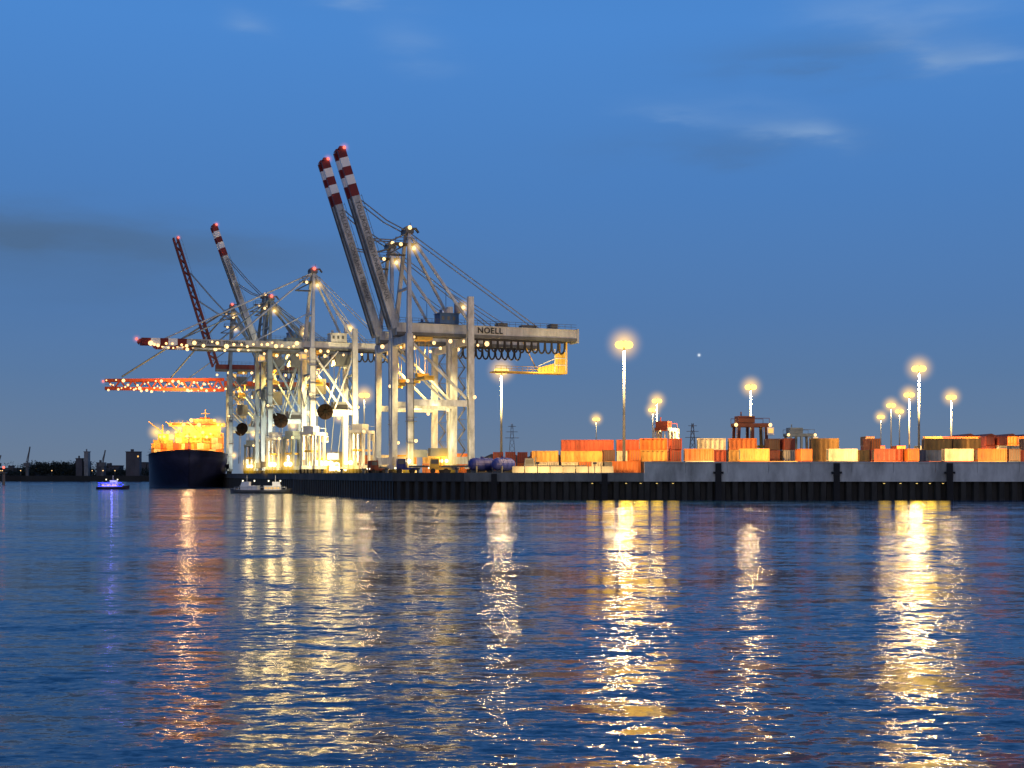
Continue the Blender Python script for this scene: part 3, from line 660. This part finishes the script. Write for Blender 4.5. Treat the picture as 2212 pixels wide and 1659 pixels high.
# ------------------------------------------------------------------ straddle carriers
def straddle(x, y, rot, mat, label, lit=0, top=None):
    R = empty('straddle_carrier', (x, y, DECK), rot, label, 'straddle carrier', 'straddle carriers in the yard')
    for sy in (-3, 3):
        m = MB()
        m.box(-6.5, 6.5, sy-.6, sy+.6, 1.9, 3.4)
        for xx in (-5.4, 0, 5.4): m.beam((xx, sy, 3.4), (xx*.92, sy, 16.5), .9, .9)
        m.box(-6, 6, sy-.5, sy+.5, 16.5, 17.8)
        m.make('side_frame', mat, R)
        for xx in (-5.2, -1.8, 1.8, 5.2): MB().tube((xx, sy-.55, 1.2), (xx, sy+.55, 1.2), 1.2, 14).make('wheel', M['black'], R)
    m = MB(); m.box(-5.8, -3.6, -2.5, 2.5, 16.8, 17.9); m.box(3.6, 5.8, -2.5, 2.5, 16.8, 17.9)
    m.box(-5, 1, -2.4, 2.4, 17.95, 20.4); m.tube((-3, 1, 20.4), (-3, 1, 22), .25, 6)
    for xx in (-6, 6):
        for yy in (-3.4, 3.4): m.tube((xx, yy, 17.8), (xx, yy, 19.6), .09, 4)
    for yy in (-3.4, 3.4): m.tube((-6, yy, 19.6), (6, yy, 19.6), .09, 4)
    m.make('top_frame', top or mat, R)
    m = MB(); m.box(5.2, 7.6, -3.9, -1.5, 13.6, 16.4); m.box(7.6, 7.66, -3.7, -1.7, 14.2, 16.0, 1); m.box(5.5, 7.3, -3.96, -3.9, 14.3, 16.0, 1)
    m.make('cab', [M['white'], M['window']], R)
    m = MB(); m.box(-6, 6, -1.6, 1.6, 9.2, 10.0)
    for xx in (-4.5, 4.5):
        for yy in (-1.2, 1.2): m.tube((xx, yy, 10), (xx, yy, 16.8), .12, 4)
    m.make('spreader', M['yellow'], R)
    for xx in (-6.3, 6.3): MB().ball((xx, -3.6, 17.2), .7, 0, 8).make('headlight', M['bulb'], R, smooth=True)
    if lit: light('SPOT', (0, -14, 22), lit, (1, .70, .3), R, .6, 90, (0, 0, 12))
    return R
straddle(85, 496, .15, M['dred'], 'dark red straddle carrier standing over the container stacks', 0)
straddle(60, 545, 1.2, M['pale'], 'pale floodlit straddle carrier with a red top among container stacks', 30000, M['red'])
straddle(-86, 600, 1.3, M['pale'], 'pale floodlit straddle carrier below the gantry cranes', 26000)
straddle(128, 620, .2, M['slate'], 'grey straddle carrier behind the containers', 0)
for x, y, r, mt in ((-158, 850, 1.2, 'slate'), (-117, 690, 1.4, 'pale'), (-134, 770, 1.1, 'slate'), (-62, 575, 1.25, 'pale'), (-148, 830, 1.5, 'pale'), (-104, 668, 1.0, 'slate')):
    straddle(x, y, r, M[mt], mt.replace('slate', 'grey')+' straddle carrier working under the gantry cranes', 0)
for x, y, pw in ((-88, 618, 1.6), (-78, 590, .9), (-116, 672, 1), (-38, 500, .5), (-130, 735, .9), (-152, 805, .8), (-66, 560, .6), (-24, 490, .3), (-104, 645, .9), (-84, 606, 1.2)):
    R = empty('apron_lamp', (x, y, DECK), 0, 'short apron lamp standard with a glaring white yellow head', 'lamp', 'lamp standards on the apron')
    MB().tube((0,0,0), (0,0,4), .18, 6).make('post', M['dgrey'], R)
    m = MB(); m.beam((-1.2, 0, 4.0), (1.2, 0, 4.0), .2, .2); m.make('bracket', M['dgrey'], R)
    for sx in (-.9, .9): MB().ball((sx, 0, 4.4), 1.25*pw**.5).make('floodlight', M['wbulb'], R)
    halo((0, 0, 4.3), R, 'haze')
    light('POINT', (0, -1.6, 4.6), 1000*pw, (1, .72, .30), R, 2.0)
    light('SPOT', (0, 1.0, 4.8), 5000*pw, (1, .72, .30), R, 1.0, 160, (0, 20, 8))

# ------------------------------------------------------------------ tank containers, tractors
def tank(x, y, rot):
    R = empty('storage_tank', (x, y, DECK), rot, 'rounded deep blue tank lying in a steel cradle', 'tank', 'blue tanks on the quay')
    m = MB(); n = 18; q = .72
    prof = [(-4.6, .4), (-4.4, 1.6), (-3.8, 2.5), (-3, 2.95), (3, 2.95), (3.8, 2.5), (4.4, 1.6), (4.6, .4)]
    for a, b in zip(prof[:-1], prof[1:]): m.tube((a[0]*1.1, 0, 3.0), (b[0]*1.1, 0, 3.0), a[1]*q, n, r2=b[1]*q)
    m.tube((0, 0, 5.0), (0, 0, 5.6), .6, 10)
    for xx in (-2.2, 0, 2.2): m.tube((xx-.12, 0, 3.0), (xx+.12, 0, 3.0), 2.2, n)
    m.make('vessel', M['tank'], R, smooth=False)
    m = MB(); m.box(-3.6, 3.6, -.4, .4, 0, .5)
    for xx in (-3, 3):
        m.box(xx-.3, xx+.3, -1.9, 1.9, 0.02, 1.0); m.box(xx-.3, xx+.3, -2.0, -1.6, .9, 2.6); m.box(xx-.3, xx+.3, 1.6, 2.0, .9, 2.6)
    m.make('cradle', M['dgrey'], R)
tank(-2.9, 462, .9); tank(-10, 464, .5)
def tractor(x, y, rot, col, label):
    R = empty('terminal_tractor', (x, y, DECK), rot, label, 'truck', 'terminal tractors on the quay')
    m = MB(); m.box(-4, 3.4, -1.6, 1.6, 1.2, 2.0); m.hexa([(-4,-1.7,2),(-.6,-1.7,2),(-.6,1.7,2),(-4,1.7,2),(-3.6,-1.6,5),(-.8,-1.6,5),(-.8,1.6,5),(-3.6,1.6,5)])
    m.tube((0, 1.2, 2), (0, 1.2, 5.4), .2, 6)
    m.make('body', col, R)
    m = MB(); m.box(-3.4, -1.1, -1.76, -1.66, 3.2, 4.6); m.make('window', M['dgrey'], R)
    for xx in (-2.8, 1.6, 12, 14):
        for yy in (-1.5, 1.5): MB().tube((xx, yy-.35, .85), (xx, yy+.35, .85), .85, 12).make('wheel', M['black'], R)
    m = MB(); m.box(.6, 17, -1.7, 1.7, 2.05, 2.7); m.box(15.5, 17, -1.7, 1.7, 1.2, 2.04); m.make('trailer', M['dgrey'], R)
    for yy in (-1.2, 1.2): MB().ball((-4.1, yy, 1.8), .3, 0, 8).make('headlight', M['wbulb'], R)
tractor(-24, 470, 0.1, M['yellow'], 'yellow terminal tractor with an empty flat trailer')
tractor(-52, 540, .5, M['brick'], 'red terminal tractor with trailer under the cranes')
tractor(8, 466, .05, M['cable'], 'grey terminal tractor with trailer beside the tanks')
tractor(-36, 478, .2, M['tank'], 'blue terminal tractor with trailer under the crane')
tractor(-80, 640, .8, M['white'], 'white terminal tractor with trailer near the lamp standards')
tractor(-66, 600, .6, M['white'], 'white terminal tractor with trailer near the lamp standards')
for i in range(8):
    m = MB(); m.hexa([(-1.9,-.8,0),(1.9,-.8,0),(1.9,.8,0),(-1.9,.8,0),(-1.9,-.35,2.2),(1.9,-.35,2.2),(1.9,.35,2.2),(-1.9,.35,2.2)])
    tag(m.make('barrier_block', M['dconc'], loc=(2+i*4.1, 447, DECK+.01)), 'grey concrete barrier block standing on the quay', 'barrier', 'concrete barrier blocks')

# ------------------------------------------------------------------ container ship
SX, SY = -199, 856
def ship():
    ax = math.atan2(.25, 1)
    R = empty('container_ship', (SX, SY, 0), ax, 'navy container ship berthed bow first with lit superstructure', 'ship')
    B = 24.5
    zs = [-4, 0, 3, 7, 11, 15, 18, 20.0]
    ys = [0,1,2.5,5,8,12,17,23,30,40,55,80,140,215]
    m = MB()
    def hw(y, z):
        t = max(0, z)/20; st = 11*(1-t)**1.1; en = 62-34*t
        u = min(1, max(0, (y-st)/en)); return .12+B*math.sin(math.pi/2*u)**(1.0-.45*t)
    rows = []
    for z in zs:
        t = max(0, z)/20; st = 11*(1-t)**1.1; r = []
        for y in ys:
            yy = st+(y/215)*(215-st); zz = z+(3.4*max(0, 1-yy/45)**1.5 if z == 20 else 0)
            r.append((hw(yy, z), yy, zz))
        rows.append(r)
    N = len(ys)
    for sg in (-1, 1):
        k = len(m.v)
        for r in rows: m.v += [Vector((sg*a, b, c)) for a, b, c in r]
        for i in range(len(zs)-1):
            for j in range(N-1):
                f = [k+i*N+j, k+i*N+j+1, k+(i+1)*N+j+1, k+(i+1)*N+j]; m.f.append(f if sg > 0 else f[::-1]); m.m.append(0)
    top = (len(zs)-1)*N; k2 = len(zs)*N
    for j in range(N-1): m.f.append([top+j, top+j+1, k2+top+j+1, k2+top+j]); m.m.append(1)
    m.f.append([i*N+N-1 for i in range(len(zs))]+[k2+i*N+N-1 for i in range(len(zs))][::-1]); m.m.append(0)
    m.make('hull', [M['navy'], M['dgrey']], R, smooth=True)
    m = MB(); m.beam((0, 9, 21), (0, 9, 34), .7, .7, w2=.3, h2=.3); m.beam((-2, 9, 31), (2, 9, 31), .3, .3); m.box(-5, 5, 14, 17, 19.6, 22.5)
    for sx in (-6, 6): m.tube((sx, 12, 20), (sx, 12, 22.4), .9, 10)
    m.make('foremast', M['dgrey'], R)
    m = MB(); y0 = 75
    m.box(-8, 24, y0, y0+16, 20, 36)
    for i in range(1, 5): m.box(-8.4, 24.3, y0-1.6, y0+16.2, 20+i*3.2-.15, 20+i*3.2+.15)
    m.box(-3, 22, y0+1, y0+14, 36, 40); m.box(-12, 25, y0+.5, y0+4, 40.1, 42.6); m.box(4, 19, y0+2, y0+10, 42.7, 45.4)
    m.box(-22, -9, y0+2, y0+9, 20, 31); m.box(-19, -12, y0+3, y0+8, 31, 35)
    for i in range(14): m.tube((-11+i*2.7, y0+.4, 42.6), (-11+i*2.7, y0+.4, 44.2), .1, 4)
    for xx in (-16, -5, 9): m.tube((xx, y0-3, 20), (xx, y0-3, 41), .7, 8, r2=.4); m.tube((xx, y0-3, 36), (xx-9, y0-6, 43), .35, 6)
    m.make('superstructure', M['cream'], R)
    m = MB(); rw = random.Random(12)
    for i in range(5):
        for j in range(12):
            if rw.random() < .6: m.box(-7+j*2.6, -5.6+j*2.6, y0-.08, y0-.02, 21.1+i*3.2, 22.4+i*3.2)
    m.box(-10, 23, y0+.4, y0+.48, 41, 42.2)
    m.make('window', M['brick'], R)
    m = MB(); m.beam((12, y0+4, 45.4), (12, y0+4, 52), .7, .7); m.beam((9, y0+4, 49), (15, y0+4, 49), .4, .4)
    m.make('radar_mast', M['cream'], R)
    MB().hexa([(8,y0+18,20),(16,y0+18,20),(16,y0+26,20),(8,y0+26,20),(8.6,y0+18.5,47),(15.4,y0+18.5,47),(15.4,y0+25,47),(8.6,y0+25,47)]).make('funnel', M['red'], R)
    rr = random.Random(8)
    for i in range(18):
        q = (-20+i*2.5, y0-8+rr.random(), rr.choice((33, 36, 38.6, 41, 44, 35, 33)) if i > 5 else rr.choice((33, 36)))
        MB().ball(q, .6+rr.random()*.9, 0, 8).make('deck_light', M['lamp'], R, smooth=True)
        if i % 2 == 0: halo(q, R, 'haze')
    for i in range(9):
        MB().ball((-19+i*4.7, 26+abs(i-4)*2.5, 21.6), .5, 0, 8).make('deck_light', M['wbulb'], R, smooth=True)
    light('SPOT', (-4, 36, 52), 62000, (1, .46, .07), R, 1.2, 120, (2, 80, 32))
    light('SPOT', (0, 12, 44), 100000, (1, .46, .07), R, 1.2, 120, (0, 50, 24))
    light('POINT', (0, 64, 40), 7500, (1, .60, .26), R, 2.5)
    return R, ax
S, ax = ship()
ca, sa = math.cos(ax), math.sin(ax)
rs = random.Random(4)
for yy, wdt, lv in ((44, 11, 2), (60, 12, 3)):
    for i in range(wdt):
        for j in range(max(1, lv-rs.choice((0, 0, 1, 1, 2)))):
            lx = (i-(wdt-1)/2)*3.85; ly = yy
            container(rs.choice(['amber', 'orange', 'cream', 'orange', 'rust', 'amber']), 9.4, SX+lx*ca-ly*sa, SY+lx*sa+ly*ca, 20.3+j*4.02, ax+math.pi/2, 'stowed on the ship deck', 'containers stowed on the ship')

# ------------------------------------------------------------------ boats
def boat(name, x, y, rot, Lb, Bb, hmat, cmat, label, cat, led=None, lit=0):
    R = empty(name, (x, y, 0), rot, label, cat)
    m = MB(); N = 12; secs = []
    for i in range(N+1):
        t = i/N; xx = -Lb/2+Lb*t; wv = Bb/2*(1-max(0, (t-.6)/.4)**2.2)*(.86+.14*min(1, t*5)); sh = 1.4+1.0*max(0, t-.5)**1.5*2.5
        secs.append([(xx, -wv*.7, -.6), (xx, -wv, .7), (xx+.3*t, -wv*1.03, sh), (xx+.3*t, wv*1.03, sh), (xx, wv, .7), (xx, wv*.7, -.6)])
    for s_ in secs: m.v += [Vector(p) for p in s_]
    for i in range(N):
        for j in range(6):
            a = i*6+j; b = i*6+(j+1) % 6; m.f.append([a, b, b+6, a+6]); m.m.append(1 if j == 2 else 0)
    m.f.append([0,1,2,3,4,5]); m.m.append(0); m.f.append([N*6+i for i in range(6)][::-1]); m.m.append(0)
    m.make('hull', [hmat, M['dgrey']], R)
    m = MB(); c0 = -Lb*.34; c1 = Lb*.16
    m.box(c0, c1, -Bb*.32, Bb*.32, 1.35, 3.1); m.box(c0-.3, c1+.3, -Bb*.35, Bb*.35, 3.1, 3.25)
    m.hexa([(c0+Lb*.25,-Bb*.25,3.25),(c1,-Bb*.25,3.25),(c1,Bb*.25,3.25),(c0+Lb*.25,Bb*.25,3.25),(c0+Lb*.25,-Bb*.24,4.9),(c1-.5,-Bb*.24,4.9),(c1-.5,Bb*.24,4.9),(c0+Lb*.25,Bb*.24,4.9)])
    m.make('cabin', cmat, R)
    m = MB(); k = int((c1-c0)/1.3)
    m.box(c0+.3, c1-.2, -Bb*.32-.03, -Bb*.32-.01, 1.95, 2.0)
    for i in range(k): m.box(c0+.4+i*1.3, c0+1.2+i*1.3, -Bb*.32-.06, -Bb*.32-.01, 1.96, 2.7)
    m.make('window', M['window'] if lit else M['dgrey'], R)
    m = MB(); m.tube((0, 0, 4.9), (0, 0, 7.6), .14, 6); m.tube((0, -1, 6.6), (0, 1, 6.6), .1, 5)
    for i in range(7):
        for sg in (-1, 1):
            xx = -Lb*.46+i*Lb*.13; m.tube((xx, sg*Bb*.43, 1.4), (xx, sg*Bb*.43, 2.7), .07, 4)
    for sg in (-1, 1): m.tube((-Lb*.46, sg*Bb*.43, 2.6), (Lb*.32, sg*Bb*.43, 2.6), .07, 4)
    m.make('railing', M['pale'], R)
    if led:
        m = MB()
        for z in (1.6, 3.4): m.box(-Lb*.44, Lb*.3, -Bb*.5-.12, -Bb*.5, z, z+.3)
        for i in range(9): m.ball((-Lb*.4+i*Lb*.09, -Bb*.4, 2.6+(i % 2)), .4, 0, 6)
        m.make('led_strip', led, R); light('POINT', (0, -4, 4), 120, (.15, .15, 1), R, .5)
    for xx in (-Lb*.2, Lb*.15): MB().ball((xx, -Bb*.2, 5.3), .35, 0, 8).make('deck_light', M['wbulb'], R)
    if lit: light('SPOT', (0, -Bb*1.8, 9), lit, (1, .85, .6), R, .4, 70, (0, 0, 2))  # added spot, no fixture, brightens the side of the boat
    return R
boat('tug_boat', -113, 592, 2.95, 15, 5, M['dgrey'], M['white'], 'dark hulled tug with pale wheelhouse by the quay', 'boat', lit=1000)
boat('work_boat', -100.5, 590, .12, 14, 5, M['dgrey'], M['white'], 'dark hulled work boat moored at the quay corner', 'boat', lit=1000)
boat('passenger_boat', -214, 745, .1, 17, 5, M['navy'], M['white'], 'small passenger boat outlined with blue lights', 'boat', led=M['bled'], lit=400)

# ------------------------------------------------------------------ far shore
fs = MB(); fs.box(-3000, -420, 1620, 4000, -2, 6.5); fs.box(-3000, -300, 2600, 9000, -2, 7.5)
fs.make('terrain', M['shore'])['kind'] = 'structure'
rt = random.Random(2); tr = MB()
def clump(m, cx, cy, cz, r, n):
    for _ in range(n):
        a, b = rt.uniform(0, 6.28), rt.uniform(-.3, 1.5); q = r*rt.uniform(.5, 1)
        c = Vector((cx+q*math.cos(a)*math.cos(b), cy+q*math.sin(a)*math.cos(b), cz+q*.8*math.sin(b)))
        k = len(m.v); s = rt.uniform(.8, 1.7)
        for _ in range(3): m.v.append(c+Vector((rt.uniform(-s, s), rt.uniform(-s, s), rt.uniform(-s, s))))
        m.f.append([k, k+1, k+2]); m.m.append(0)
for i in range(170):
    x = rt.uniform(-640, -425); clump(tr, x, 1640+rt.random()*60, 6+rt.random()*4, rt.uniform(4, 10), 60)
for i in range(80):
    x = -540+rt.gauss(0, 22); clump(tr, x, 1650, 13, rt.uniform(8, 15), 60)
for i in range(60):
    x = rt.uniform(-10, 50); clump(tr, x, 900+rt.random()*30, 10+rt.random()*3, rt.uniform(5, 9), 50)
tag(tr.make('tree_line', M['leaf']), 'dark far band of trees on the shore', 'trees', kind='stuff')
def block(x, y, w, d, h, mat, lit, label, name='waterfront_building'):
    R = empty(name, (x, y, 6.5 if y > 1500 else DECK), 0, label, 'building', 'buildings on the far shore')
    m = MB(); m.box(0, w, 0, d, 0, h); m.box(-.5, w+.5, -.5, d+.5, h, h+.8); m.box(w*.3, w*.5, d*.3, d*.6, h+.8, h+3.5)
    m.make('wall', mat, R)
    m = MB(); n = 0
    for i in range(int(w/4)):
        for j in range(max(1, int(h/5))):
            if rt.random() < lit: m.box(1.5+i*4, 3.2+i*4, -.1, -.03, 2+j*5, 3.8+j*5); n += 1
    if n: m.make('window', M['window'], R)
for x, w, h, l in ((-628, 30, 9, .08), (-560, 22, 13, .08), (-535, 14, 17, .1), (-505, 24, 12, .1), (-470, 22, 16, .08), (-447, 12, 14, .1), (-590, 26, 11, .1)):
    block(x, 1700, w, 20, h, M['bwall'], l, 'grey waterfront building with a few lit windows')
block(-512, 1630, 7, 8, 20, M['bwall'], .15, 'narrow dark grey tower on the far shore')
block(-503, 1632, 5, 8, 28, M['cable'], .0, 'slim grey tower beside a dark one')
block(-489, 1634, 9, 8, 15, M['bwall'], .1, 'low dark block beside slim towers')
block(-456, 1640, 16, 10, 28, M['bwall'], .08, 'grey block building on the far shore')
for x in range(9):
    m = MB(); X = rt.uniform(-620, -425); m.tube((0,0,0), (0,0,5.5), .2, 6); m.ball((0,0,6), .5, 1, 8)
    tag(m.make('street_lamp', [M['dgrey'], M['bulb']], loc=(X, 1618, 6.5)), 'small distant street lamp on the shore', 'street lamp', 'street lamps on the far shore')
m = MB(); m.tube((0,0,-3), (0,0,9), 1.2, 10); m.box(-2, 2, -2, 2, 9, 9.8); m.tube((0,0,9.8), (0,0,13), .25, 6); m.ball((0,0,13.6), 1.1, 1, 8)
tag(m.make('mooring_dolphin', [M['dgrey'], M['rbulb']], loc=(-399, 1090, 0)), 'dark mooring dolphin with a red light', 'dolphin')
for X, hh in ((-566, 34), (-478, 30), (-600, 24)):
    m = MB(); m.beam((0,0,0), (0,0,14), 3, 3); m.beam((0,0,14), (3,0,hh), 1.2, 1.2); m.beam((-2,0,14), (3,0,hh), .5, .5); m.box(-4, 3, -2, 2, 11, 15)
    tag(m.make('harbour_crane', M['dgrey'], loc=(X, 1622, 6.5)), 'small dark harbour crane on the far shore', 'crane', 'harbour cranes on the far shore')
def shed(x, y, w, d, h, mat, label):
    R = empty('storage_shed', (x, y, DECK), 0, label, 'building', 'sheds behind the yard')
    m = MB(); m.box(0, w, 0, d, 0, h)
    n = max(1, int(w/14))
    for i in range(n):
        a = i*w/n; b = (i+1)*w/n; m.hexa([(a, -.4, h), (b, -.4, h), (b, d, h), (a, d, h), ((a+b)/2-.2, -.4, h+3), ((a+b)/2+.2, -.4, h+3), ((a+b)/2+.2, d, h+3), ((a+b)/2-.2, d, h+3)])
    m.make('wall', mat, R)
    m = MB()
    for i in range(n): m.box(i*w/n+3, (i+1)*w/n-3, -.1, -.03, .3, h*.5)
    m.make('door', M['dgrey'], R)
shed(300, 930, 140, 40, 24, M['brick'], 'long red brown shed with gabled roofs')
shed(130, 980, 120, 40, 14, M['bwall'], 'low grey shed behind the container stacks')
shed(-20, 900, 70, 30, 10, M['bwall'], 'low grey shed beyond the quay')
def pylon(x, y, H):
    m = MB()
    for sx in (-1, 1):
        for sy in (-1, 1): m.beam((sx*5, sy*5, 0), (sx*.8, sy*.8, H), .5, .5)
    for i in range(8):
        t0, t1 = i/8, (i+1)/8; a0 = 5-4.2*t0; a1 = 5-4.2*t1
        for sy in (-1, 1):
            m.beam((-a0, sy*a0, H*t0), (a1, sy*a1, H*t1), .3, .3); m.beam((a0, sy*a0, H*t0), (-a1, sy*a1, H*t1), .3, .3)
    for z, w in ((H*.72, 8), (H*.84, 6.5), (H*.95, 4.5)): m.beam((-w, 0, z), (w, 0, z), .6, .6)
    tag(m.make('pylon', M['cable'], loc=(x, y, DECK)), 'distant steel lattice power pylon', 'pylon', 'power pylons')
pylon(195, 1500, 55); pylon(0, 1600, 58); pylon(-492, 1900, 36)

# ------------------------------------------------------------------ camera
cam = bpy.data.cameras.new('Camera'); co = bpy.data.objects.new('Camera', cam); COL.objects.link(co)
cam.sensor_width = 36; cam.lens = 36*3000/2212; cam.shift_y = 195.5/2212
cam.clip_start = 1; cam.clip_end = 20000
co.location = (0, 0, 8*U); co.rotation_euler = (math.radians(90), 0, 0)
scene.camera = co
scene.view_settings.view_transform = 'Standard'; scene.view_settings.look = 'None'; scene.view_settings.exposure = 0
